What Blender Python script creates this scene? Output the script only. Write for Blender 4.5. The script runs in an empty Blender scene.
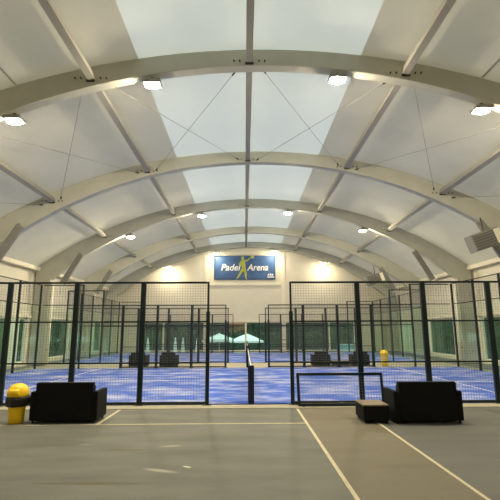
import bpy, bmesh, math, random
from mathutils import Vector, Matrix
random.seed(7)
SC = bpy.context.scene
COL = SC.collection
PI = math.pi

# ------------------------------------------------------------------ helpers
class MB:
    """collects shapes that become ONE mesh object"""
    def __init__(self):
        self.v, self.f, self.s = [], [], []
    def add(self, vs, fs, smooth=False):
        n = len(self.v)
        self.v += [tuple(p) for p in vs]
        for f in fs:
            self.f.append([n + i for i in f]); self.s.append(smooth)
        return self
    def box(self, x0, x1, y0, y1, z0, z1):
        vs = [(x, y, z) for z in (z0, z1) for y in (y0, y1) for x in (x0, x1)]
        return self.add(vs, [(0, 2, 3, 1), (4, 5, 7, 6), (0, 1, 5, 4), (2, 6, 7, 3), (0, 4, 6, 2), (1, 3, 7, 5)])
    def bar(self, p, q, w, h, up=(0, 0, 1)):
        p, q = Vector(p), Vector(q); d = (q - p).normalized(); up = Vector(up)
        s = d.cross(up)
        if s.length < 1e-5: s = d.cross(Vector((0, 1, 0)))
        s.normalize(); u = s.cross(d).normalized()
        vs = [c + s * (w / 2 * a) + u * (h / 2 * b) for c in (p, q) for a, b in ((-1, -1), (1, -1), (1, 1), (-1, 1))]
        return self.add(vs, [(3, 2, 1, 0), (4, 5, 6, 7), (0, 1, 5, 4), (1, 2, 6, 5), (2, 3, 7, 6), (3, 0, 4, 7)])
    def tube(self, p, q, r, n=10, r2=None, caps=True):
        p, q = Vector(p), Vector(q); d = (q - p).normalized()
        a = d.cross(Vector((0, 0, 1)))
        if a.length < 1e-4: a = Vector((1, 0, 0))
        a.normalize(); b = d.cross(a); r2 = r if r2 is None else r2
        vs = []
        for c, rr in ((p, r), (q, r2)):
            for i in range(n):
                t = 2 * PI * i / n; vs.append(c + a * (rr * math.cos(t)) + b * (rr * math.sin(t)))
        self.add(vs, [(i, (i + 1) % n, n + (i + 1) % n, n + i) for i in range(n)], True)
        if caps:
            m = len(self.v) - 2 * n
            self.f.append([m + i for i in reversed(range(n))]); self.s.append(False)
            self.f.append([m + n + i for i in range(n)]); self.s.append(False)
        return self
    def lathe(self, prof, c=(0, 0, 0), n=28, sx=1, sy=1):
        vs = [(c[0] + r * sx * math.cos(2 * PI * i / n), c[1] + r * sy * math.sin(2 * PI * i / n), c[2] + z) for r, z in prof for i in range(n)]
        k = len(prof)
        fs = [(j * n + i, j * n + (i + 1) % n, (j + 1) * n + (i + 1) % n, (j + 1) * n + i) for j in range(k - 1) for i in range(n)]
        self.add(vs, fs, True)
        m = len(self.v) - k * n
        if prof[0][0] > 1e-6: self.f.append([m + i for i in reversed(range(n))]); self.s.append(False)
        if prof[-1][0] > 1e-6: self.f.append([m + (k - 1) * n + i for i in range(n)]); self.s.append(False)
        return self
    def prism(self, poly, y0, y1):
        """poly of (x,z) extruded along y"""
        n = len(poly)
        vs = [(x, y0, z) for x, z in poly] + [(x, y1, z) for x, z in poly]
        return self.add(vs, [list(range(n)), list(reversed(range(n, 2 * n)))] + [(i, n + i, n + (i + 1) % n, (i + 1) % n) for i in range(n)])
    def strip(self, top, bot, y0, y1):
        """solid between two (x,z) polylines, thickness y0..y1"""
        n = len(top); vs = []
        for y in (y0, y1):
            vs += [(x, y, z) for x, z in top] + [(x, y, z) for x, z in bot]
        o = 2 * n; fs = []
        for i in range(n - 1):
            fs += [(i, i + 1, n + i + 1, n + i), (o + i, o + n + i, o + n + i + 1, o + i + 1),
                   (i, o + i, o + i + 1, i + 1), (n + i, n + i + 1, o + n + i + 1, o + n + i)]
        fs += [(0, n, o + n, o), (n - 1, o + n - 1, o + 2 * n - 1, 2 * n - 1)]
        return self.add(vs, fs)
    def build(self, name, mat, parent=None, bevel=0, seg=2, loc=None):
        me = bpy.data.meshes.new(name); me.from_pydata(self.v, [], self.f)
        me.polygons.foreach_set('use_smooth', self.s)
        bm = bmesh.new(); bm.from_mesh(me); bmesh.ops.recalc_face_normals(bm, faces=bm.faces)
        if bevel:
            bmesh.ops.bevel(bm, geom=list(bm.edges), offset=bevel, segments=seg, affect='EDGES', clamp_overlap=True)
        bm.to_mesh(me); bm.free(); me.update()
        o = bpy.data.objects.new(name, me); COL.objects.link(o)
        if mat: me.materials.append(mat)
        if parent: o.parent = parent
        if loc: o.location = loc
        return o

def thing(name, label, cat, loc=(0, 0, 0), rz=0, group=None):
    o = bpy.data.objects.new(name, None); COL.objects.link(o)
    o.location = loc; o.rotation_euler = (0, 0, rz); o.empty_display_size = .2
    return tag(o, label, cat, group)
def tag(o, label, cat, group=None):
    o['label'] = label; o['category'] = cat
    if group: o['group'] = group
    return o
def struct(o):
    o['kind'] = 'structure'; return o
def dup(root, loc, label, rz=None, group=None):
    r = root.copy(); COL.objects.link(r); r.location = loc
    if rz is not None: r.rotation_euler = (0, 0, rz)
    r['label'] = label
    if group: r['group'] = group
    for ch in list(root.children):
        c = ch.copy(); COL.objects.link(c); c.parent = r
        for g in list(ch.children):
            d = g.copy(); COL.objects.link(d); d.parent = c
    return r

# ---------------------------------------------------------------- materials
def lin(c):
    return tuple(((x / 255) / 12.92 if x / 255 <= .04045 else ((x / 255 + .055) / 1.055) ** 2.4) for x in c)
def mat(name, rgb, rough=.6, metal=0, var=.0, scale=6, bump=0, bscale=40, spec=.4, stretch=(1, 1, 1), dark=None):
    m = bpy.data.materials.new(name); m.use_nodes = True; nt = m.node_tree; b = nt.nodes['Principled BSDF']
    b.inputs['Roughness'].default_value = rough; b.inputs['Metallic'].default_value = metal
    b.inputs['Specular IOR Level'].default_value = spec
    c = lin(rgb); tc = nt.nodes.new('ShaderNodeTexCoord')
    mp = nt.nodes.new('ShaderNodeMapping'); mp.inputs['Scale'].default_value = stretch
    nt.links.new(tc.outputs['Object'], mp.inputs['Vector'])
    no = nt.nodes.new('ShaderNodeTexNoise'); no.inputs['Scale'].default_value = scale; no.inputs['Detail'].default_value = 5
    nt.links.new(mp.outputs[0], no.inputs['Vector'])
    rp = nt.nodes.new('ShaderNodeValToRGB'); rp.color_ramp.elements[0].position = .3; rp.color_ramp.elements[1].position = .7
    d = lin(dark) if dark else tuple(x * (1 - var) for x in c)
    rp.color_ramp.elements[0].color = (*d, 1); rp.color_ramp.elements[1].color = (*[min(1, x * (1 + var * .4)) for x in c], 1)
    nt.links.new(no.outputs['Fac'], rp.inputs[0]); nt.links.new(rp.outputs[0], b.inputs['Base Color'])
    if bump:
        n2 = nt.nodes.new('ShaderNodeTexNoise'); n2.inputs['Scale'].default_value = bscale; n2.inputs['Detail'].default_value = 3
        nt.links.new(mp.outputs[0], n2.inputs['Vector'])
        bu = nt.nodes.new('ShaderNodeBump'); bu.inputs['Strength'].default_value = bump; bu.inputs['Distance'].default_value = .01
        nt.links.new(n2.outputs['Fac'], bu.inputs['Height']); nt.links.new(bu.outputs[0], b.inputs['Normal'])
    return m
def emit(name, rgb, s):
    m = bpy.data.materials.new(name); m.use_nodes = True; nt = m.node_tree; nt.nodes.clear()
    o = nt.nodes.new('ShaderNodeOutputMaterial'); e = nt.nodes.new('ShaderNodeEmission')
    e.inputs[0].default_value = (*rgb, 1); e.inputs[1].default_value = s; nt.links.new(e.outputs[0], o.inputs[0]); return m
def sheet(name, dif, tra, var=.06):
    """roof fabric: scatters what falls on it and lets part of the daylight through"""
    m = bpy.data.materials.new(name); m.use_nodes = True; nt = m.node_tree; nt.nodes.clear()
    o = nt.nodes.new('ShaderNodeOutputMaterial'); d = nt.nodes.new('ShaderNodeBsdfDiffuse'); t = nt.nodes.new('ShaderNodeBsdfTranslucent')
    a = nt.nodes.new('ShaderNodeAddShader'); tc = nt.nodes.new('ShaderNodeTexCoord')
    no = nt.nodes.new('ShaderNodeTexNoise'); no.inputs['Scale'].default_value = .5; no.inputs['Detail'].default_value = 6
    nt.links.new(tc.outputs['Object'], no.inputs['Vector'])
    for node, c in ((d, dif), (t, tra)):
        rp = nt.nodes.new('ShaderNodeValToRGB'); rp.color_ramp.elements[0].position = .3; rp.color_ramp.elements[1].position = .7
        rp.color_ramp.elements[0].color = (*[x * (1 - var) for x in c], 1); rp.color_ramp.elements[1].color = (*[x * (1 + var) for x in c], 1)
        nt.links.new(no.outputs['Fac'], rp.inputs[0]); nt.links.new(rp.outputs[0], node.inputs[0])
    nt.links.new(d.outputs[0], a.inputs[0]); nt.links.new(t.outputs[0], a.inputs[1]); nt.links.new(a.outputs[0], o.inputs[0])
    return m
def glass(name, tint, refl=.04):
    m = bpy.data.materials.new(name); m.use_nodes = True; nt = m.node_tree; nt.nodes.clear()
    o = nt.nodes.new('ShaderNodeOutputMaterial'); t = nt.nodes.new('ShaderNodeBsdfTransparent'); g = nt.nodes.new('ShaderNodeBsdfGlossy')
    t.inputs[0].default_value = (*tint, 1); g.inputs['Roughness'].default_value = .03; g.inputs[0].default_value = (.9, 1, .95, 1)
    lw = nt.nodes.new('ShaderNodeLayerWeight'); lw.inputs[0].default_value = .5
    pw = nt.nodes.new('ShaderNodeMath'); pw.operation = 'POWER'; pw.inputs[1].default_value = 4.0; nt.links.new(lw.outputs['Facing'], pw.inputs[0])
    fr = nt.nodes.new('ShaderNodeMath'); fr.operation = 'MULTIPLY_ADD'; fr.inputs[1].default_value = .45; fr.inputs[2].default_value = .035; nt.links.new(pw.outputs[0], fr.inputs[0])
    mx = nt.nodes.new('ShaderNodeMixShader'); nt.links.new(fr.outputs[0], mx.inputs[0])
    nt.links.new(t.outputs[0], mx.inputs[1]); nt.links.new(g.outputs[0], mx.inputs[2]); nt.links.new(mx.outputs[0], o.inputs[0])
    return m

M_steel = mat('painted_white_steel', (190, 188, 173), .5, 0, .06, 2)
M_purlin = mat('painted_purlin', (164, 160, 148), .5, 0, .05, 3)
M_wall = mat('cream_panel', (226, 219, 200), .7, 0, .05, 1.2)
M_trim = mat('ivory_trim', (236, 228, 206), .5, 0, .04, 3)
M_post = mat('dark_teal_post', (20, 36, 40), .35, .1, .2, 8)
M_wire = mat('coated_wire', (112, 117, 116), .5, .1, .1, 30)
M_navy = mat('navy_net_cloth', (16, 26, 48), .8, 0, .2, 20)
M_tape = mat('white_tape', (225, 225, 220), .7, 0, .05, 10)
M_dark = mat('dark_bolt', (74, 70, 62), .5, .4, .1, 10)
M_grey = mat('heater_grey', (150, 148, 138), .5, .2, .08, 5)
M_greyd = mat('heater_slot', (112, 111, 106), .6, .2, .1, 5)
M_rubber = mat('black_rubber', (22, 22, 22), .7, 0, .1, 10)
M_yellow = mat('yellow_plastic', (252, 206, 22), .4, 0, .06, 8)
M_bag = mat('black_bin_bag', (34, 30, 26), .4, 0, .25, 18, .6, 25)
M_glass = glass('court_glass', (.955, .985, .968))
M_win = glass('window_glass', (.74, .85, .82))
M_fabric = sheet('roof_fabric', (.52, .50, .44), (.064, .058, .044))
M_sky = sheet('skylight_fabric', (.42, .43, .42), (.165, .168, .158), .03)
M_slab = mat('pale_concrete_kerb', (158, 152, 132), .8, 0, .12, 4, .2, 60)
M_line = mat('line_paint', (196, 186, 156), .8, 0, .18, 9)
M_cable = mat('steel_cable', (146, 143, 132), .7, 0, .1, 20)
M_lens = emit('lamp_lens', (1, .88, .64), 960)
M_lens_end = emit('lamp_lens_end', (1, .86, .60), 230)
M_curtain = sheet('pale_curtain', (.50, .52, .42), (.34, .36, .26), .05)
M_pavilion = mat('white_canvas', (225, 235, 232), .8, 0, .05, 4)
M_hedge = mat('hedge_leaf', (46, 74, 44), .7, 0, .55, 5, .8, 14)
M_tree = mat('tree_leaf', (40, 68, 50), .8, 0, .5, 2, .8, 6)
M_bark = mat('bark', (80, 66, 52), .9, 0, .3, 8)
M_ground = mat('terrace_paving', (150, 146, 132), .9, 0, .15, 1)
M_house = mat('house_render', (150, 120, 96), .9, 0, .1, 1)
M_tile = mat('roof_tile', (140, 84, 58), .8, 0, .2, 4)
M_turq = mat('turquoise_reflection', (120, 190, 196), .4, 0, .1, 4)  # colour of a pale window reflection, put on an added box

def rattan():
    m = mat('dark_rattan', (19, 21, 21), .75, 0, .3, 30, spec=.2)
    nt = m.node_tree; b = nt.nodes['Principled BSDF']; tc = nt.nodes['Texture Coordinate']
    bu = nt.nodes.new('ShaderNodeBump'); bu.inputs['Strength'].default_value = .5; bu.inputs['Distance'].default_value = .008
    w1 = nt.nodes.new('ShaderNodeTexWave'); w1.bands_direction = 'Z'; w1.inputs['Scale'].default_value = 26
    w2 = nt.nodes.new('ShaderNodeTexWave'); w2.bands_direction = 'X'; w2.inputs['Scale'].default_value = 20
    mu = nt.nodes.new('ShaderNodeMath'); mu.operation = 'MULTIPLY'
    for w, i in ((w1, 0), (w2, 1)):
        nt.links.new(tc.outputs['Object'], w.inputs['Vector']); nt.links.new(w.outputs['Fac'], mu.inputs[i])
    nt.links.new(mu.outputs[0], bu.inputs['Height']); nt.links.new(bu.outputs[0], b.inputs['Normal'])
    return m
M_rattan = rattan()
M_cush = mat('charcoal_cushion', (46, 44, 42), .9, 0, .1, 14, .2, 120)
M_ottop = mat('brown_tabletop', (112, 98, 76), .55, 0, .15, 6)

def turf():
    m = mat('blue_turf', (74, 106, 198), .9, 0, .15, 3, .3, 200, .1)
    nt = m.node_tree; b = nt.nodes['Principled BSDF']; src = b.inputs['Base Color'].links[0].from_socket
    tc = nt.nodes['Texture Coordinate']; mp = nt.nodes.new('ShaderNodeMapping'); mp.inputs['Scale'].default_value = (.45, 1.0, 1)
    nt.links.new(tc.outputs['Object'], mp.inputs['Vector'])
    no = nt.nodes.new('ShaderNodeTexNoise'); no.inputs['Scale'].default_value = 1.3; no.inputs['Detail'].default_value = 9; no.inputs['Roughness'].default_value = .66
    nt.links.new(mp.outputs[0], no.inputs['Vector'])
    rp = nt.nodes.new('ShaderNodeValToRGB'); rp.color_ramp.elements[0].position = .45; rp.color_ramp.elements[1].position = .68
    rp.color_ramp.elements[0].color = (0, 0, 0, 1); rp.color_ramp.elements[1].color = (.85, .85, .85, 1)
    nt.links.new(no.outputs['Fac'], rp.inputs[0])
    mx = nt.nodes.new('ShaderNodeMixRGB'); mx.inputs[2].default_value = (*lin((206, 208, 226)), 1)
    nt.links.new(rp.outputs[0], mx.inputs[0]); nt.links.new(src, mx.inputs[1]); nt.links.new(mx.outputs[0], b.inputs['Base Color'])
    return m
M_turf = turf()

def floor_mat():
    m = mat('sports_floor', (99, 99, 90), .62, 0, .26, 1.6, .12, 90, .35, (.5, 1.6, 1))
    nt = m.node_tree; b = nt.nodes['Principled BSDF']; cur = b.inputs['Base Color'].links[0].from_socket
    tc = nt.nodes['Texture Coordinate']; L = nt.links.new
    def blend(fac, rgb, cur):
        mx = nt.nodes.new('ShaderNodeMixRGB'); mx.inputs[2].default_value = (*lin(rgb), 1)
        L(fac, mx.inputs[0]); L(cur, mx.inputs[1]); return mx.outputs[0]
    def mth(op, a, bb, clamp=False):
        n = nt.nodes.new('ShaderNodeMath'); n.operation = op; n.use_clamp = clamp
        for i, v in enumerate((a, bb)):
            if isinstance(v, (int, float)): n.inputs[i].default_value = v
            else: L(v, n.inputs[i])
        return n.outputs[0]
    no = nt.nodes.new('ShaderNodeTexNoise'); no.inputs['Scale'].default_value = 2.2; no.inputs['Detail'].default_value = 6
    L(tc.outputs['Object'], no.inputs['Vector'])
    sx = nt.nodes.new('ShaderNodeSeparateXYZ'); L(tc.outputs['Object'], sx.inputs[0])
    # the doubles alley was laid in a browner batch of the surface
    a1 = mth('MULTIPLY', mth('GREATER_THAN', sx.outputs[0], 1.07), mth('LESS_THAN', sx.outputs[0], 2.45))
    cur = blend(mth('MULTIPLY', a1, mth('ADD', mth('MULTIPLY', no.outputs['Fac'], .5), .35)), (106, 95, 70), cur)
    a2 = mth('GREATER_THAN', sx.outputs[0], 2.47)
    cur = blend(mth('MULTIPLY', a2, .45), (84, 85, 82), cur)
    # scuffs and drag marks: centre, half sizes, angle, colour, strength
    for (x, y, a, bb, ang, rgb, k) in ((-.93, 6.13, .085, .035, -.6, (205, 196, 170), 1.0), (-1.32, 7.17, .22, .035, .1, (186, 178, 156), .7),
                                  (-1.25, 5.98, .30, .07, -.35, (170, 165, 148), .65), (-1.98, 6.97, .5, .05, 0, (84, 76, 50), 1.1),
                                  (-2.02, 5.53, .75, .06, -.03, (78, 70, 44), 1.3), (-2.7, 7.3, .15, .02, .1, (160, 154, 138), .6)):
        mp = nt.nodes.new('ShaderNodeMapping'); mp.vector_type = 'TEXTURE'
        mp.inputs['Location'].default_value = (x, y, 0); mp.inputs['Rotation'].default_value = (0, 0, ang); mp.inputs['Scale'].default_value = (a, bb, 1)
        L(tc.outputs['Object'], mp.inputs['Vector'])
        ln = nt.nodes.new('ShaderNodeVectorMath'); ln.operation = 'LENGTH'; L(mp.outputs[0], ln.inputs[0])
        f = mth('MULTIPLY', mth('SUBTRACT', 1.0, ln.outputs['Value'], True), k * 2.0, True)
        n3 = mth('ADD', mth('MULTIPLY', no.outputs['Fac'], .8), .4)
        cur = blend(mth('MULTIPLY', f, n3, True), rgb, cur)
    L(cur, b.inputs['Base Color'])
    return m
M_floor = floor_mat()

# ------------------------------------------------------------ hall geometry
XC = .42                       # middle of the arches
ARCH_Y = [10.0, 16.5, 23.0, 29.5, 34.9]
RT, CT = 20.0, 9.03 - 20.0     # top curve of the arches
RB, CB = 17.0, 8.56 - 17.0     # underside
def ztop(x): return CT + math.sqrt(RT ** 2 - (x - XC) ** 2)
def zbot(x): return CB + math.sqrt(RB ** 2 - (x - XC) ** 2)
WL, WR = XC - 11.95, XC + 11.95
YB, YE = -6.0, 36.0

f = MB().box(WL - .3, WR + .3, YB - .2, YE + .2, -.25, 0).build('floor', M_floor); struct(f)
def court_line(x0, x1, y0, y1):
    o = MB().box(x0, x1, y0, y1, 0, .003).build('court_line', M_line, f); return o
court_line(1.028, 1.080, YB + .1, 10.3); court_line(2.425, 2.472, YB + .1, 10.3)
court_line(-7.13, 1.028, 8.735, 8.785); court_line(-3.05, -2.99, 8.79, 10.3); court_line(-7.19, -7.13, YB + .1, 10.3)
MB().box(5.3, 5.33, 4.5, 10.3, 0, .002).build('floor_seam', M_dark, f)

# pale kerb slabs around the turf
k = MB().box(-10.6, 10.6, 10.35, 10.80, 0, .012).box(-10.6, 10.6, 21.04, 24.06, 0, .012).box(-10.6, 10.6, 34.26, 34.7, 0, .012)
for s in (-1, 1):
    for y0, y1 in ((10.8, 21.04), (24.06, 34.26)):
        k.box(min(s * 10.1, s * 10.6), max(s * 10.1, s * 10.6), y0, y1, 0, .012)
struct(k.build('trim_1', M_slab))

# roof: fabric sheets at the sides, daylight strip along the middle
def roof(x0, x1, n, y0=YB, y1=YE, dz=.02):
    m = MB(); xs = [x0 + (x1 - x0) * i / n for i in range(n + 1)]
    ys = [y0] + [y for y in ARCH_Y[:-1] if y0 < y < y1] + [y1]
    vs = [(x, y, ztop(x) + dz) for y in ys for x in xs]; w = n + 1
    return m.add(vs, [(j * w + i, j * w + i + 1, (j + 1) * w + i + 1, (j + 1) * w + i) for j in range(len(ys) - 1) for i in range(n)], True)
SKX = 2.92
ce = roof(WL - .2, -SKX, 24); r2 = roof(SKX, WR + .2, 24)
n0 = len(ce.v); ce.v += r2.v; ce.f += [[n0 + i for i in q] for q in r2.f]; ce.s += r2.s
ceil = struct(ce.build('ceiling', M_fabric))
struct(roof(-SKX, SKX, 16).build('ceiling_skylight', M_sky))
for x in (-6.0, 6.05):
    roof(x - .02, x + .02, 1, YB, 10, .008).build('roof_seam', M_purlin, ceil)

def arc(x0, x1, fn, n=24): return [(x0 + (x1 - x0) * i / n, fn(x0 + (x1 - x0) * i / n)) for i in range(n + 1)]
# walls
TOPW = lambda x: ztop(x) + .02
HEAD = 2.44
def end_wall(name, y0, y1, openings):
    m = MB(); m.strip(arc(WL, WR, TOPW, 40), [(x, HEAD) for x, _ in arc(WL, WR, TOPW, 40)], y0, y1)
    xs = [WL] + [v for o in openings for v in o] + [WR]
    for i in range(0, len(xs), 2): m.box(xs[i], xs[i + 1], y0, y1, 0, HEAD)
    return struct(m.build(name, M_wall))
end_wall('wall_end', YE, YE + .2, [(-9.05, 9.05)])
end_wall('wall_rear', YB - .2, YB, [])
SIDE_OPEN = {-1: [(17.3, 22.75), (24.9, 28.3), (29.9, 34.7)], 1: [(17.3, 22.75), (25.8, 29.3), (29.9, 34.7)]}
SILL = .18
for s, nm in ((-1, 'left'), (1, 'right')):
    xi = WL if s < 0 else WR; xo = xi + s * .2; x0, x1 = min(xi, xo), max(xi, xo)
    zt = ztop(xi) + .02; m = MB().box(x0, x1, YB, YE, HEAD, zt).box(x0, x1, YB, YE, 0, SILL)
    ys = [YB] + [v for o in SIDE_OPEN[s] for v in o] + [YE]
    for i in range(0, len(ys), 2): m.box(x0, x1, ys[i], ys[i + 1], SILL, HEAD)
    struct(m.build('wall_' + nm, M_wall))
    # ledge above the windows
    xl = xi - s * .09
    struct(MB().box(min(xi, xl), max(xi, xl), YB, YE - .05, HEAD + .02, HEAD + .12).build('trim_' + ('2' if s < 0 else '3'), M_trim))
struct(MB().box(-9.2, 9.2, YE - .07, YE, HEAD - .02, HEAD + .10).build('trim_4', M_trim))

# windows
NW = 0
def window_x(x0, x1, z0=.05):
    global NW; NW += 1
    fr = MB()
    for a, b in ((x0, x0 + .07), (x1 - .07, x1)): fr.box(a, b, YE + .06, YE + .13, z0, HEAD - .01)
    fr.box(x0 + .07, x1 - .07, YE + .06, YE + .13, z0, z0 + .08).box(x0 + .07, x1 - .07, YE + .06, YE + .13, HEAD - .09, HEAD - .01)
    r = struct(fr.build('window_%d' % NW, M_trim))
    MB().box(x0 + .07, x1 - .07, YE + .09, YE + .10, z0 + .08, HEAD - .09).build('window_pane', M_win, r)
def window_y(s, y0, y1):
    global NW; NW += 1
    xi = (WL if s < 0 else WR) + s * .06; xa, xb = min(xi, xi + s * .07), max(xi, xi + s * .07); fr = MB()
    for a, b in ((y0, y0 + .07), (y1 - .07, y1)): fr.box(xa, xb, a, b, SILL, HEAD)
    fr.box(xa, xb, y0, y1, SILL, SILL + .08).box(xa, xb, y0, y1, HEAD - .08, HEAD)
    r = struct(fr.build('window_%d' % NW, M_trim)); xc = (xa + xb) / 2
    MB().box(xc - .005, xc + .005, y0 + .07, y1 - .07, SILL + .08, HEAD - .08).build('window_pane', M_win, r)
WX = [-9.05, -6.9, -3.38, -.06, 3.12, 6.92, 9.05]
for a, b in zip(WX[:-1], WX[1:]): window_x(a, b)
for s in (-1, 1):
    for a, b in SIDE_OPEN[s]: window_y(s, a, b)

# ---------------------------------------------------------------- arches
ORD = ['nearest', 'second', 'third', 'fourth', 'farthest']
WHERE = ['crossing the top of the picture', 'behind the first big one', 'carrying four glowing lamps beyond the second', 'beyond the row of four lamps', 'against the end wall above the banner']
XI, XO = 11.05, 11.85
def make_arch():
    r = thing('arch_frame', '', 'arch')
    MB().strip(arc(XC - XO, XC + XO, ztop, 60), [(x, zbot(x) if abs(x - XC) < XI else zbot(XC + XI)) for x, _ in arc(XC - XO, XC + XO, ztop, 60)], 0, .3).build('arch_beam', M_steel, r, .012, 1)
    for s in (-1, 1):
        a, b = XC + s * XI, XC + s * XO
        c = MB().box(min(a, b), max(a, b), 0, .3, .03, zbot(XC + XI)).build('column', M_steel, r, .012, 1)
        MB().box(min(a, b) - .04, max(a, b) + .04, -.05, .35, 0, .03).build('base_plate', M_dark, c)
    return r
A0 = make_arch()
for i, y in enumerate(ARCH_Y):
    lab = 'white curved steel roof arch, %s of five, %s' % (ORD[i], WHERE[i])
    a = A0 if i == 0 else dup(A0, (0, y, 0), lab, group='roof arches')
    a.location = (0, y, 0); a['label'] = lab; a['group'] = 'roof arches'

# purlins, one length per bay
PX = [-7.85, -4.1, -.02, 4.05, 7.9]
PN = ['outer left', 'inner left', 'ridge', 'inner right', 'outer right']
BAY = ['overhead in front of the nearest arch', 'between the nearest and the second arch', 'between the second and the third arch',
       'between the third and the fourth arch', 'between the fourth arch and the end arch']
ends = [YB] + ARCH_Y
for i in range(5):
    y0 = ends[i] + (.3 if i else 0); y1 = ends[i + 1]
    for x, nm in zip(PX, PN):
        z = ztop(x) - .30; r = thing('roof_purlin', 'white square steel %s purlin %s' % (nm, BAY[i]), 'purlin', (x, y0, z), 0, 'roof purlins')
        tilt = Vector((-(x - XC), 0, z - CT)).normalized() if abs(x) > 1 else Vector((0, 0, 1)); tilt.x *= -1
        MB().bar((0, 0, 0), (0, y1 - y0, 0), .17, .2, tilt).build('steel_tube', M_purlin, r)
        for yy in ((0.02, y1 - y0 - .02) if i else (y1 - y0 - .02,)):
            sgn = 1 if yy < 1 else -1
            MB().box(-.11, .11, yy - .02, yy + .02, -.14, -.09).build('bolt_plate', M_dark, r)
            for bx in (-.4, -.25, .25, .4): MB().tube((bx, yy - sgn * .02, -.045), (bx, yy + sgn * .03, -.045), .02, 8).build('bolt', M_dark, r)
# eave beams along the top of the side walls
for s, nm in ((-1, 'left'), (1, 'right')):
    for i in range(1, 5):
        x = XC + s * 11.75; y0, y1 = ends[i] + .3, ends[i + 1]
        r = thing('eave_beam', 'ivory beam along the %s wall top %s' % (nm, BAY[i]), 'beam', (x, y0, ztop(x) - .14), 0, 'eave beams')
        MB().box(-.12, .12, 0, y1 - y0, -.1, .1).build('beam_body', M_trim, r)
        m = MB(); n = int((y1 - y0) / .8)
        for j in range(n): m.box(-s * .02 - .05, -s * .02 + .05, .4 + j * .8, .46 + j * .8, .1, .13)
        m.build('clamp_row', M_dark, r)
# cross-bracing cables between the nearest and second arch
y0, y1 = ARCH_Y[0] + .36, ARCH_Y[1] - .06
zc = lambda x: ztop(x) - .36
for a, b, nm in ((-4.1, -.05, 'left of the ridge'), (.0, 4.05, 'right of the ridge'), (-7.85, -4.1, 'between the two left purlins'), (4.05, 7.9, 'between the two right purlins'),
                 (-11.2, -7.85, 'beyond the outer left purlin'), (7.9, 11.8, 'beyond the outer right purlin')):
    for (p, q, d) in ((a, b, 'receding to the right'), (b, a, 'receding to the left')):
        sg = .35 if q > p else -.35
        dz = 0 if q > p else -.05
        P, Q = Vector((p + sg, y0, zc(p + sg) + dz)), Vector((q - sg, y1, zc(q - sg) + dz))
        r = thing('brace_cable', 'thin roof bracing cable %s, %s' % (nm, d), 'cable', P, 0, 'roof bracing cables')
        MB().tube((0, 0, 0), Q - P, .008, 6).build('cable', M_cable, r)
        dd = (Q - P).normalized()
        MB().tube((0, 0, 0), dd * .16, .026, 8).build('turnbuckle', M_dark, r); MB().tube(Q - P - dd * .16, Q - P, .026, 8).build('turnbuckle', M_dark, r)

# ---------------------------------------------------------------- lamps
def make_lamp():
    r = thing('flood_lamp', '', 'lamp')
    MB().box(-.23, .23, -.18, .18, -.20, -.10).build('housing', M_grey, r, .02)
    MB().box(-.04, .04, -.03, .03, -.11, 0).build('bracket', M_dark, r)
    MB().lathe([(.19, 0), (.185, -.03), (.14, -.055), (.08, -.066), (.001, -.07)], (0, 0, -.20), 24, 1, .72).build('lamp_lens', M_lens, r)
    return r
L0 = make_lamp()
LX = [(-6.25, 'outermost on the left'), (-2.55, 'just left of the ridge'), (2.3, 'just right of the ridge'), (6.25, 'outermost on the right')]
first = True
for ai, nm in ((0, 'nearest'), (2, 'third'), (4, 'farthest')):
    for x, w in LX:
        if abs(x) > 5: x *= (.965 if ai == 0 else 1.035)
        lab = 'glowing warm flood lamp under the %s arch, %s' % (nm, w)
        loc = (x, ARCH_Y[ai] + .15, min(zbot(x - .04), zbot(x + .04)) - .012)
        if first: L0.location = loc; L0['label'] = lab; L0['group'] = 'roof lamps'; first = False
        else:
            q = dup(L0, loc, lab, group='roof lamps')
            if ai == 4:                       # the end row burns weaker bulbs
                for ch in q.children:
                    if ch.name.startswith('lamp_lens'):
                        ch.data = ch.data.copy(); ch.data.materials[0] = M_lens_end

# ------------------------------------------- tilted heaters below the arches
def make_heater(s):
    r = thing('radiant_heater', '', 'heater')
    p, q = Vector((s * .46, 0, -.80)), Vector((-s * .46, 0, .80)); d = (q - p).normalized(); nrm = Vector((d.z, 0, -d.x))
    MB().bar(p, q, .14, .30, nrm).build('heater_body', M_grey, r, .015)
    m = MB()
    for j in (-1, 0, 1):
        c = Vector((0, -.071, 0)) + nrm * (.085 * j); m.bar(p * .9 + c, q * .9 + c, .012, .014, nrm)
    m.build('radiant_strip', M_greyd, r)
    MB().bar(p - d * .06, p + d * .02, .18, .34, nrm).build('end_cap', M_trim, r, .01)
    c = q - d * .25
    MB().bar(c, c + Vector((0, .12, .32)), .04, .04).build('hanger', M_dark, r)
    MB().tube(p + Vector((s * .10, .05, .05)), p + Vector((s * .10, .05, -.55)), .035, 10).build('supply_pipe', M_trim, r)
    return r
HE = {-1: make_heater(-1), 1: make_heater(1)}
HX = {-1: [-9.4, -9.45, -9.85, -9.9], 1: [9.65, 9.6, 9.8, 9.9]}
used = set()
for i in (1, 2, 3):
    for s in (-1, 1):
        x = HX[s][i - 1]
        lab = 'tilted grey heater panel hanging under the %s arch on the %s' % (ORD[i], 'left' if s < 0 else 'right')
        loc = (x, ARCH_Y[i] - .17, 5.0 + (.05 if s < 0 else .2))
        if s not in used: HE[s].location = loc; HE[s]['label'] = lab; HE[s]['group'] = 'tilted heaters'; used.add(s)
        else: dup(HE[s], loc, lab, group='tilted heaters')
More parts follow.
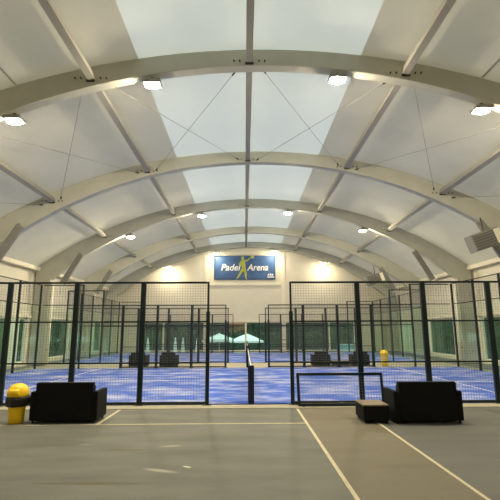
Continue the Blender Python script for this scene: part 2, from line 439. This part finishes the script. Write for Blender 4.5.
def make_louver():
    r = thing('unit_heater', '', 'heater')
    tl = Matrix.Rotation(-.32, 4, 'Y')
    def T(m): m.v = [tuple(tl @ Vector(p)) for p in m.v]; return m
    T(MB().box(-.58, .58, -.25, .25, -.33, .33)).build('casing', M_grey, r, .02)
    m = MB()
    for j in range(6): m.box(-.54, .30, -.30, -.25, -.28 + j * .10, -.235 + j * .10)
    T(m).build('louver', M_greyd, r)
    T(MB().box(.34, .56, -.27, -.25, -.28, .28)).build('side_panel', M_trim, r)
    MB().bar((0, 0, .3), (0, .1, .9), .04, .04).build('hanger', M_dark, r)
    return r
U0 = make_louver(); U0.location = (9.0, 15.8, 5.12); U0['label'] = 'grey louvred unit heater at the right edge, under the second arch'; U0['group'] = 'unit heaters'
dup(U0, (8.75, 28.8, 5.15), 'small grey louvred unit heater far off on the right, under the fourth arch', group='unit heaters')
# white drainpipes at the columns of the third arch
for s, nm in ((-1, 'left'), (1, 'right')):
    r = thing('drain_pipe', 'white vertical drainpipe in front of the third arch column on the %s' % nm, 'pipe', (XC + s * 10.93, 23.1, 0))
    MB().tube((0, 0, 0), (0, 0, 4.4), .06, 12).build('pipe_length', M_trim, r)
    for z in (.8, 2.2, 3.6): MB().bar((0, 0, z), (s * .115, 0, z), .05, .05).build('wall_clip', M_dark, r)

# ---------------------------------------------------- end wall portal, banner
for x, nm in ((-3.4, 'left'), (3.12, 'right')):
    tag(MB().box(x - .16, x + .16, 35.905, 35.995, 0, min(zbot(x), 8.5)).build('portal_column', M_trim), 'flat ivory column on the end wall, %s of the banner' % nm, 'column')
tag(MB().box(-3.23, 2.95, 35.90, 35.995, 5.48, 5.72).build('portal_lintel', M_trim), 'ivory cross rail below the blue banner on the end wall', 'rail')
tag(MB().box(-3.23, 2.95, 35.90, 35.995, 8.12, 8.36).build('portal_lintel', M_trim), 'ivory cross rail above the blue banner on the end wall', 'rail')

def banner_mat():
    m = mat('banner_blue', (66, 100, 148), .45, 0, .25, .9, dark=(44, 78, 122))
    return m
M_banner = banner_mat(); M_white = mat('banner_white', (238, 240, 240), .6); M_lime = mat('banner_lime', (188, 196, 84), .6, 0, .25, 5)
BX0, BX1, BZ0, BZ1, BY = -2.74, 2.48, 5.96, 8.02, 35.88
bn = thing('banner', 'blue advertising banner with white lettering and a lime player on the end wall', 'banner', (0, BY, 0))
m = MB(); nx, nz = 44, 20; vs = []
for j in range(nz + 1):
    for i in range(nx + 1):
        u, v = i / nx, j / nz; x = BX0 + (BX1 - BX0) * u; z = BZ0 + (BZ1 - BZ0) * v
        dc = min((math.hypot((x - cx), (z - BZ1))) for cx in (BX0, BX1))
        fold = .022 * math.sin(9 * (x * .55 + z) + 2) * math.exp(-dc * .7) + .012 * math.sin(5 * x - 7 * z)
        e = min(1, 8 * u, 8 * (1 - u), 6 * v, 6 * (1 - v)); vs.append((x, -.0 - abs(fold) * e * .9, z))
w = nx + 1
m.add(vs, [(j * w + i, j * w + i + 1, (j + 1) * w + i + 1, (j + 1) * w + i) for j in range(nz) for i in range(nx)], True)
cl = m.build('banner_cloth', M_banner, bn)
md = cl.modifiers.new('thickness', 'SOLIDIFY'); md.thickness = .006; md.offset = -1
for i, (x, z) in enumerate(((BX0 + .05, BZ1 - .05), (0, BZ1 - .04), (BX1 - .05, BZ1 - .05), (BX0 + .05, BZ0 + .05), (BX1 - .05, BZ0 + .05))):
    MB().tube((x, -.03, z), (x, .10, z), .02, 8).build('eyelet', M_grey, bn)
def text(s, x, z, width, size, name, label):
    cu = bpy.data.curves.new(name, 'FONT'); cu.body = s; cu.size = size; cu.shear = .25; cu.extrude = .004; cu.offset = .012
    o = bpy.data.objects.new(name, cu); COL.objects.link(o)
    dg = bpy.context.evaluated_depsgraph_get(); me = bpy.data.meshes.new_from_object(o.evaluated_get(dg))
    COL.objects.unlink(o); bpy.data.objects.remove(o)
    xs = [v.co.x for v in me.vertices]; k = width / (max(xs) - min(xs)); x0 = min(xs)
    for v in me.vertices:
        v.co = Vector((x + (v.co.x - x0) * k, -.052 - v.co.z, z + v.co.y))
    me.materials.clear(); me.materials.append(M_white)
    o = bpy.data.objects.new(name, me); COL.objects.link(o); o.parent = bn; o['label'] = label; return o
text('Padel', -2.14, 6.74, 1.68, .78, 'banner_lettering', 'white slanted word Padel')
text('Arena', .06, 6.74, 1.80, .78, 'banner_lettering', 'white slanted word Arena')
# the player printed in the middle (pixel grid of the printed figure -> metres)
def fx(u, v): return (BX0 + (u - 55) / 380 * (BX1 - BX0), BZ1 - (v - 67) / 148 * (BZ1 - BZ0))
def limb(m, a, b, wa, wb):
    (x0, z0), (x1, z1) = fx(*a), fx(*b); d = Vector((x1 - x0, z1 - z0)).normalized(); n = Vector((-d.y, d.x))
    m.prism([(x0 + n.x * wa, z0 + n.y * wa), (x0 - n.x * wa, z0 - n.y * wa), (x1 - n.x * wb, z1 - n.y * wb), (x1 + n.x * wb, z1 + n.y * wb)], -.058, -.050)
m = MB(); cx, cz = fx(232, 84)
m.prism([(cx + .13 * math.cos(t * PI / 8), cz + .16 * math.sin(t * PI / 8)) for t in range(16)], -.058, -.050)
for a, b, wa, wb in (((232, 96), (240, 150), .19, .15), ((224, 104), (212, 122), .07, .06), ((212, 122), (228, 130), .06, .05), ((242, 104), (262, 96), .07, .05), ((262, 96), (276, 86), .05, .04),
                     ((236, 146), (218, 176), .14, .09), ((218, 176), (200, 206), .085, .05), ((200, 206), (192, 208), .05, .05), ((242, 146), (250, 178), .14, .09), ((250, 178), (252, 210), .085, .05), ((252, 210), (260, 213), .05, .04),
                     ((276, 86), (284, 80), .025, .025)): limb(m, a, b, wa, wb)
cx, cz = fx(292, 76)
m.prism([(cx + .16 * math.cos(t * PI / 8) , cz + .12 * math.sin(t * PI / 8)) for t in range(16)], -.058, -.050)
o = m.build('player_figure', M_lime, bn); o['label'] = 'lime yellow figure of a player swinging a racket'
m = MB()
for i in range(3):
    cx, cz = fx(392 + i * 12, 191)
    m.prism([(cx - .075, cz), (cx + .075, cz), (cx + .06, cz + .12), (cx, cz + (.22 if i == 1 else .17)), (cx - .05, cz + .12)], -.058, -.050)
a = fx(384, 197); b = fx(427, 203); m.box(a[0], b[0], -.058, -.050, b[1], a[1])
o = m.build('sponsor_mark', M_white, bn); o['label'] = 'small white mark of three peaks over a bar'

# ----------------------------------------------------------- padel courts
HALF, SP = 1.033, 1.675
XM = HALF + 3 * SP            # 6.06: end of the mesh part
SIDE = 10.08
def wires(x0, x1, z0, z1, y, pitch=.066, r=.002):
    m = MB(); n = max(1, round((x1 - x0) / pitch))
    for i in range(1, n): x = x0 + (x1 - x0) * i / n; m.box(x - r, x + r, y - r, y + r, z0, z1)
    n = max(1, round((z1 - z0) / pitch))
    for i in range(1, n): z = z0 + (z1 - z0) * i / n; m.box(x0, x1, y - r, y + r, z - r, z + r)
    return m
def fence(s, Y, label, group):
    """half of one long side: three mesh bays next to the gap, then two glass bays to the corner"""
    r = thing('court_fence', label, 'fence', (0, Y, 0), 0, group)
    xs = [s * (HALF + i * SP) for i in range(4)]; xs[0] = -1.07 if s < 0 else 1.01
    for i, x in enumerate(xs):
        if i == 0:
            p = MB().box(x - .045, x + .045, -.04, .04, 0, 2.25).box(x - .025, x + .025, -.025, .025, 2.25, 3.0).build('post', M_post, r)
        else:
            p = MB().box(x - .06, x + .06, -.04, .04, 0, 3.0).build('post', M_post, r)
        MB().box(x - .11, x + .11, -.09, .09, .0, .02).tube((x - .08, -.06, .02), (x - .08, -.06, .04), .015, 6).tube((x + .08, -.06, .02), (x + .08, -.06, .04), .015, 6).build('base_plate', M_post, p)
    a, b = sorted((xs[0], xs[3]))
    for z in (.06, 1.0, 2.0, 2.98):
        h = .05 if z in (.06, 2.98) else .035
        MB().box(a + .03, b - .03, -.02, .02, z - h / 2, z + h / 2).build('rail', M_post, r)
    m = wires(a, b, .08, 2.96, .0); m.build('wire_mesh', M_wire, r)
    # glass bays towards the corner
    g0, g1, g2 = s * XM, s * (XM + 2.0), s * (SIDE - .08)
    for (p, q, zg, zt) in ((g0, g1, 2.0, 3.0), (g1, g2, 3.0, 4.0)):
        a, b = sorted((p, q))
        MB().box(a + .05, b - .05, -.006, .006, .03, zg - .02).build('glass_panel', M_glass, r)
        MB().box(a, b, -.02, .02, zg - .0175, zg + .0175).build('rail', M_post, r)
        MB().box(a, b, -.02, .02, zt - .045, zt + .005).build('rail', M_post, r)
        wires(a + .03, b - .03, zg + .02, zt - .04, 0).build('wire_mesh', M_wire, r)
    p = MB().box(g1 - .04, g1 + .04, -.04, .04, 0, 4.0).build('post', M_post, r)
    MB().box(g1 - .1, g1 + .1, -.09, .09, 0, .02).build('base_plate', M_post, p)
    return r
def end_fence(s, Y0, Y1, label, group):
    x = s * SIDE; r = thing('court_fence', label, 'fence', (x, Y0, 0), 0, group); L = Y1 - Y0
    n = 5
    for i in range(n + 1):
        y = L * i / n
        MB().box(-.04, .04, y - .04, y + .04, 0, 4.0).build('post', M_post, r)
    for i in range(n):
        MB().box(-.006, .006, L * i / n + .05, L * (i + 1) / n - .05, .03, 2.98).build('glass_panel', M_glass, r)
    for z in (3.0, 3.98): MB().box(-.02, .02, .04, L - .04, z - .02, z + .02).build('rail', M_post, r)
    w = wires(.05, L - .05, 3.03, 3.96, 0); w.v = [(p[1], p[0], p[2]) for p in w.v]; w.build('wire_mesh', M_wire, r)
    return r
def court(y0, y1, nm, far):
    c = thing('court_turf', 'blue sanded artificial turf of the %s padel court' % nm, 'turf', (0, y0, 0), 0, 'padel court turf')
    MB().box(-SIDE + .06, SIDE - .06, .10, y1 - y0 - .10, .0, .018).build('turf_mat', M_turf, c)
    ym = (y1 - y0) / 2
    for b in ((-6.95, 6.95, ym - .025, ym + .025), (-6.975, -6.925, .1, y1 - y0 - .1), (6.925, 6.975, .1, y1 - y0 - .1)):
        o = MB().box(b[0], b[1], b[2], b[3], .018, .021).build('turf_line', M_tape, c)
    g = '%s court fences' % nm
    for s, sn in ((-1, 'left'), (1, 'right')):
        fence(s, y0, 'dark mesh fence along the front of the %s court, %s of its gap' % (nm, sn), g)
        fence(s, y1, 'dark mesh fence along the back of the %s court, %s of its gap' % (nm, sn), g)
        end_fence(s, y0 + .1, y1 - .1, 'tall glass and mesh end wall of the %s court on the %s' % (nm, sn), g)
    # net
    n = thing('court_net', 'dark net with white top tape across the %s court, seen end on' % nm, 'net', (.0, y0 + .02, .024), 0, 'court nets')
    L = y1 - y0 - .04
    for y, h in ((.05, .90), (L - .05, .90)):
        p = MB().box(-.075, .075, y - .05, y + .05, 0, h).build('net_post', M_navy, n, .01, 2)
    hh = lambda y: .88 - .04 * (1 - abs(2 * y / L - 1))
    w = MB(); yy = .12; N = 200
    for i in range(N + 1):
        y = .1 + (L - .2) * i / N; w.box(-.0025, .0025, y - .0025, y + .0025, .04, hh(y))
    for j in range(20):
        z = j / 19
        w.bar((0, .1, .04 + z * (hh(.1) - .04)), (0, L / 2, .04 + z * (hh(L / 2) - .04)), .005, .005).bar((0, L / 2, .04 + z * (hh(L / 2) - .04)), (0, L - .1, .04 + z * (hh(L - .1) - .04)), .005, .005)
    w.build('net_mesh', M_navy, n)
    t = MB()
    for a, b in ((.1, L / 2), (L / 2, L - .1)): t.bar((0, a, hh(a) - .025), (0, b, hh(b) - .025), .024, .055)
    t.build('net_tape', M_tape, n)
    MB().box(-.012, .012, L / 2 - .03, L / 2 + .03, 0, hh(L / 2)).build('centre_strap', M_tape, n)
Y1a, Y1b, Y2a, Y2b = 10.82, 21.02, 24.08, 34.22
court(Y1a, Y1b, 'nearer', False); court(Y2a, Y2b, 'farther', True)

# low framed mesh panel leaning on the front fence, right of the gap
r = thing('mesh_panel', 'low black framed mesh panel standing against the front fence, right of the gap', 'panel', (2.13, 10.52, .012))
m = MB()
for a, b in (((-1.02, 0, .04), (1.02, 0, .04)), ((-1.03, .12, .72), (1.03, .12, .72))): m.bar(a, b, .06, .06)
for x in (-1.0, 1.0): m.bar((x, .0, .03), (x * 1.01, .12, .74), .06, .06)
m.build('panel_frame', M_post, r)
w = wires(-.98, .98, .06, .71, 0); w.v = [(x, y + .12 * (z - .04) / .68, z) for x, y, z in w.v]; w.build('wire_mesh', M_wire, r)
for x in (-.9, .9): MB().box(x - .03, x + .03, -.06, .06, -.0, .012).build('foot', M_rubber, r)

# --------------------------------------------------------------- furniture
def sofa(name, width, depth, h, ah, label, cat, loc, rz, group):
    r = thing(name, label, cat, loc, rz, group); w = width / 2; t = .10
    MB().box(-w + t, w - t, .0, .13, .05, h).build('backrest', M_rattan, r, .012)
    for s in (-1, 1):
        a, b = sorted((s * w, s * (w - t)))
        MB().box(a, b, .01, depth, .05, ah).build('armrest', M_rattan, r, .012)
    MB().box(-w + t, w - t, .13, depth - .02, .06, .28).build('base', M_rattan, r, .01)
    MB().box(-w + t + .01, w - t - .01, .14, depth, .28, .42).build('seat_cushion', M_cush, r, .035, 3)
    c = MB().box(-w + t + .02, w - t - .02, .13, .27, .42, h - .04); c.v = [(x, y + (z - .42) * -.0, z) for x, y, z in c.v]
    c.build('back_cushion', M_cush, r, .04, 3)
    for x in (-w + .06, w - .06):
        for y in (.06, depth - .06): MB().tube((x, y, 0), (x, y, .06), .025, 10).build('foot', M_rubber, r)
    return r
sofa('rattan_sofa', 1.33, .62, .77, .60, 'black rattan two-seat sofa seen from behind, left, beside the yellow bin', 'sofa', (-3.745, 8.88, 0), 0, 'spectator sofas')
sofa('rattan_sofa', 1.34, .66, .775, .60, 'black rattan two-seat sofa seen from behind on the right, next to the low table', 'sofa', (3.42, 8.62, 0), 0, 'spectator sofas')
KZ = .012
for x, y, where in ((-5.42, 21.6, 'behind the nearer court, far left of the four'), (-3.92, 21.6, 'behind the nearer court, closer to the gap on the left'),
                    (3.62, 21.4, 'behind the nearer court, first one right of the gap'), (5.55, 21.4, 'behind the nearer court, between low table and far yellow bin')):
    sofa('rattan_armchair', .87, .75, .70, .55, 'dark rattan armchair %s' % where, 'armchair', (x, y, KZ), 0, 'rattan armchairs between the courts')
def low_table(w, d, h, label, loc, group):
    r = thing('low_table', label, 'table', loc, 0, group)
    MB().box(-w / 2 + .01, w / 2 - .01, .01, d - .01, .05, h - .025).build('table_body', M_rattan, r, .01)
    MB().box(-w / 2, w / 2, 0, d, h - .025, h).build('tabletop', M_ottop, r, .006, 2)
    for x in (-w / 2 + .06, w / 2 - .06):
        for y in (.06, d - .06): MB().tube((x, y, 0), (x, y, .05), .022, 10).build('foot', M_rubber, r)
low_table(.52, .66, .345, 'low dark rattan table with brown top, left of the right sofa', (2.405, 8.66, 0), 'low tables')
low_table(.82, .6, .26, 'low dark table between the two armchairs behind the nearer court', (4.58, 21.45, KZ), 'low tables')

def bin_(label, loc, rz, bag=True, k=1.0):
    r = thing('waste_bin', label, 'bin', loc, rz, 'yellow bins')
    r.scale = (k, k, k)
    MB().lathe([(.135, 0), (.15, .02), (.158, .2), (.175, .45), (.185, .52), (.19, .56)]).build('bin_body', M_yellow, r)
    m = MB().lathe([(.175, .33), (.215, .35), (.225, .42), (.232, .48), (.225, .53), (.19, .54)], n=36)
    m.v = [(x * (1 + .05 * math.sin(5 * math.atan2(y, x)) + (.22 if math.atan2(y, x) > -.5 and math.atan2(y, x) < .5 and z > .4 else 0)), y * (1 + .05 * math.sin(7 * math.atan2(y, x))), z) for x, y, z in m.v]
    if bag: m.build('bin_bag', M_bag, r)
    l = MB().lathe([(.20, .53), (.215, .545), (.216, .575), (.212, .62), (.196, .675), (.165, .725), (.12, .765), (.065, .788), (.001, .796)]).build('dome_lid', M_yellow, r)
    m = MB(); n = 8; vs = []
    for j in range(4):
        for i in range(n + 1):
            th = -PI / 2 - .55 + 1.1 * i / n; z = .575 + .115 * j / 3; rr = (.217, .215, .204, .186)[j] + .004
            vs.append((rr * math.cos(th), rr * math.sin(th), z))
    m.add(vs, [(j * (n + 1) + i, j * (n + 1) + i + 1, (j + 1) * (n + 1) + i + 1, (j + 1) * (n + 1) + i) for j in range(3) for i in range(n)], True)
    o = m.build('swing_flap', M_yellow, l); md = o.modifiers.new('t', 'SOLIDIFY'); md.thickness = .006
    return r
bin_('yellow domed waste bin with black bag rim beside the left sofa', (-4.70, 8.98, 0), 0, True, .95)
bin_('small distant yellow domed bin behind the nearer court on the right', (6.72, 21.45, KZ), 0, False, .98)

# pale daylit curtains at the side wall windows
def curtain(s, y0, y1, label):
    m = MB(); vs = []; n = int((y1 - y0) / .035); x = (WL + .10) if s < 0 else (WR - .10)
    for z in (.12, 2.4):
        for i in range(n + 1): vs.append((x + .03 * math.sin(i * 1.05) + .01 * math.sin(i * .37), y0 + (y1 - y0) * i / n, z))
    m.add(vs, [(i, i + 1, n + 2 + i, n + 1 + i) for i in range(n)], True)
    r = thing('window_curtain', label, 'curtain', group='window curtains')
    m.build('curtain_cloth', M_curtain, r)
    MB().tube((x, y0 - .06, 2.42), (x, y1 + .06, 2.42), .018, 8).build('curtain_rail', M_trim, r)
curtain(-1, 20.4, 21.7, 'pale curtain at the left wall window cut by the picture edge')
curtain(-1, 29.95, 32.7, 'pale daylit curtain far back on the left wall, behind the fourth arch')
curtain(1, 29.95, 34.65, 'wide pale daylit curtain far back on the right wall, behind the fourth arch')

# ---------------------------------------------------------------- outdoors
GZ = -1.4
struct(MB().box(-70, 70, 36.25, 110, GZ - .2, GZ).box(-70, WL - .35, -10, 36.25, GZ - .2, GZ).box(WR + .35, 70, -10, 36.25, GZ - .2, GZ).build('ground', M_ground))
def blob(cx, cy, cz, rx, ry, rz, seed, n=18, k=10, amp=.16):
    rnd = random.Random(seed); ph = [rnd.uniform(0, 6.3) for _ in range(6)]; vs = []; m = MB()
    for j in range(k + 1):
        th = PI * j / k
        for i in range(n):
            p = 2 * PI * i / n
            d = 1 + amp * (math.sin(3 * p + ph[0] + 2 * th) + .7 * math.sin(5 * p + ph[1]) * math.sin(4 * th + ph[2]) + .5 * math.sin(9 * p + ph[3] + 5 * th)) * math.sin(th)
            vs.append((cx + rx * d * math.sin(th) * math.cos(p), cy + ry * d * math.sin(th) * math.sin(p), cz + rz * d * math.cos(th)))
    m.add(vs, [(j * n + i, (j + 1) * n + i, (j + 1) * n + (i + 1) % n, j * n + (i + 1) % n) for j in range(k) for i in range(n)], True)
    return m
def leaves(m, pts, size, rnd):
    for p in pts:
        a = Vector((rnd.uniform(-1, 1), rnd.uniform(-1, 1), rnd.uniform(-1, 1))).normalized(); b = a.orthogonal().normalized(); c = a.cross(b); s = size * rnd.uniform(.6, 1.3)
        m.add([p - b * s, p + c * s * .5, p + b * s, p - c * s * .5], [(0, 1, 2, 3)])
def hedge(x0, x1, y0, y1, top, label, seed):
    rnd = random.Random(seed); r = thing('hedge', label, 'hedge', ((x0 + x1) / 2, (y0 + y1) / 2, GZ), 0, 'hedges outside')
    w, d, h = (x1 - x0) / 2, (y1 - y0) / 2, top - GZ
    core = MB().box(-w + .1, w - .1, -d + .1, d - .1, 0, h - .15)
    pts = []
    for _ in range(int((x1 - x0 + y1 - y0) * 130)):
        t = rnd.random()
        if t < .3: pts.append(Vector((rnd.uniform(-w, w), rnd.uniform(-d, d), h + rnd.gauss(-.05, .12))))
        elif w > d: pts.append(Vector((rnd.uniform(-w, w), rnd.choice((-d, d)) + rnd.gauss(0, .08), rnd.uniform(.1, h))))
        else: pts.append(Vector((rnd.choice((-w, w)) + rnd.gauss(0, .08), rnd.uniform(-d, d), rnd.uniform(.1, h))))
    leaves(core, pts, .16, rnd); core.build('foliage', M_hedge, r)
hedge(-16, 16, 46.5, 48, 1.45, 'long clipped dark green hedge outside, behind the parasols', 3)
hedge(-17, -15.8, 8, 42, 3.4, 'dark hedge outside the left wall windows', 4)
hedge(16.4, 17.6, 8, 42, 3.4, 'dark hedge outside the right wall windows', 5)
hedge(-45, 45, 72, 74, 7.5, 'tall far tree line closing the view behind the trees and house', 9)
tx = [-22, -16.4, -10.9, -5.3, 2.6, 8.2, 13.8, 19.4, 25]
tn = ['leftmost of the row', 'second from the left', 'third from the left', 'just left of the brown house', 'just right of the brown house', 'second right of the house', 'third right of the house', 'second from the right end', 'rightmost of the row']
for i, (x, nm) in enumerate(zip(tx, tn)):
    y = 52 + (i % 2) * 7
    r = thing('tree', 'dark green tree beyond the hedge, %s' % nm, 'tree', (x, y, GZ), 0, 'trees outside')
    rnd = random.Random(40 + i); m = blob(0, 0, 3.9, 2.55, 2.4, 3.3, 20 + i, 18, 10, .1); pts = []
    for _ in range(900):
        q = Vector((rnd.gauss(0, 1), rnd.gauss(0, 1), rnd.gauss(0, 1))).normalized(); pts.append(Vector((q.x * 2.6, q.y * 2.5, 3.9 + q.z * 3.4)) * rnd.uniform(.95, 1.06))
    leaves(m, pts, .3, rnd); m.build('crown', M_tree, r); MB().tube((0, 0, 0), (0, 0, 2.2), .22, 10, .14).build('trunk', M_bark, r)
hs = thing('house', 'small brown house with tiled roof glimpsed above the hedge, beyond the gap', 'house', (-1.4, 62, GZ))
MB().box(-3.2, 3.2, 0, 5, 0, 3.9).build('house_wall', M_house, hs)
MB().add([(-3.6, -.4, 3.9), (3.6, -.4, 3.9), (3.6, 5.4, 3.9), (-3.6, 5.4, 3.9), (-3.6, 2.5, 6.2), (3.6, 2.5, 6.2)], [(0, 1, 5, 4), (2, 3, 4, 5), (0, 4, 3), (1, 2, 5), (0, 3, 2, 1)]).build('house_roof', M_tile, hs)
for x in (-1.6, 1.2): MB().box(x - .5, x + .5, -.04, 0, 2.0, 3.2).build('house_window', M_dark, hs)

def parasol_open(x, y, rr, label):
    r = thing('parasol', label, 'parasol', (x, y, GZ), 0, 'open parasols outside')
    n = 8; top = 2.82; low = 2.14; vs = [(0, 0, top)]
    for k, (q, z) in enumerate(((.5, .53), (1, 0))):
        for i in range(n): t = 2 * PI * (i + .5) / n; vs.append((rr * q * math.cos(t), rr * q * math.sin(t), low + (top - low) * z))
    for i in range(n): t = 2 * PI * (i + .5) / n; vs.append((rr * math.cos(t), rr * math.sin(t), low - .16))
    fs = [(0, 1 + i, 1 + (i + 1) % n) for i in range(n)] + [(1 + k * n + i, 1 + (k + 1) * n + i, 1 + (k + 1) * n + (i + 1) % n, 1 + k * n + (i + 1) % n) for k in range(2) for i in range(n)]
    o = MB().add(vs, fs).build('canopy', M_pavilion, r); md = o.modifiers.new('t', 'SOLIDIFY'); md.thickness = .01
    MB().tube((0, 0, .08), (0, 0, top + .06), .035, 10).build('pole', M_trim, r); MB().lathe([(.4, 0), (.4, .07), (.08, .09)]).build('base', M_slab, r)
    m = MB()
    for i in range(n): t = 2 * PI * (i + .5) / n; m.tube((0, 0, top - .05), (rr * .97 * math.cos(t), rr * .97 * math.sin(t), low - .01), .012, 6)
    m.build('rib', M_trim, r)
parasol_open(.05, 42, 1.75, 'open white parasol outside the end windows, right one of two')
parasol_open(-2.75, 44.5, 1.85, 'open white parasol outside the end windows, left one of two')
def parasol_shut(x, y, label, first=None):
    r = thing('closed_parasol', label, 'parasol', (x, y, GZ), 0, 'folded parasols outside')
    MB().lathe([(.06, .75), (.17, .85), (.2, 1.1), (.16, 1.6), (.10, 2.1), (.04, 2.45), (.001, 2.5)], n=12).build('folded_canopy', M_pavilion, r)
    MB().tube((0, 0, .07), (0, 0, .9), .03, 8).build('pole', M_trim, r); MB().lathe([(.3, 0), (.3, .06), (.06, .08)], n=16).build('base', M_slab, r)
for x, y, nm in ((-9.25, 41, 'leftmost of the four'), (-6.75, 41.5, 'second from the left'), (-5.95, 41, 'third from the left'), (-4.5, 40, 'nearest the open parasols')):
    parasol_shut(x, y, 'folded pale parasol standing outside the end windows, %s' % nm)
r = thing('reflection_box', 'pale turquoise box added to imitate a reflection in the end windows, above the far armchairs', 'box', (9.5, 41, GZ))  # made-up box; stands in for a turquoise reflection in the window
MB().box(-.65, .65, 0, .8, 0, 1.72).build('reflection_body', M_turq, r, .02); MB().box(-.68, .68, -.03, .83, 1.72, 1.8).build('reflection_lid', M_pavilion, r, .02)

# ---------------------------------------------------------------- world, camera
w = bpy.data.worlds.new('World'); SC.world = w; w.use_nodes = True; nt = w.node_tree
bg = nt.nodes['Background']; bg.inputs[0].default_value = (.93, 1.0, .95, 1); bg.inputs[1].default_value = 2.0
cam = bpy.data.cameras.new('Camera'); co = bpy.data.objects.new('Camera', cam); COL.objects.link(co)
cam.sensor_width = 36; cam.lens = 425.3 * 36 / 500; cam.clip_end = 300
mt = Matrix.Translation((-.157, 0, 1.80)) @ Matrix.Rotation(-.01335, 4, 'Z') @ Matrix.Rotation(PI / 2 + .18486, 4, 'X') @ Matrix.Rotation(-.00418, 4, 'Z')
co.matrix_world = mt
SC.camera = co
SC.view_settings.view_transform = 'Standard'; SC.view_settings.look = 'None'; SC.view_settings.gamma = 1; SC.view_settings.use_curve_mapping = False
SC.view_settings.exposure = 0.45
SC.cycles.use_denoising = True
SC.cycles.max_bounces = 10; SC.cycles.transparent_max_bounces = 24; SC.cycles.diffuse_bounces = 6
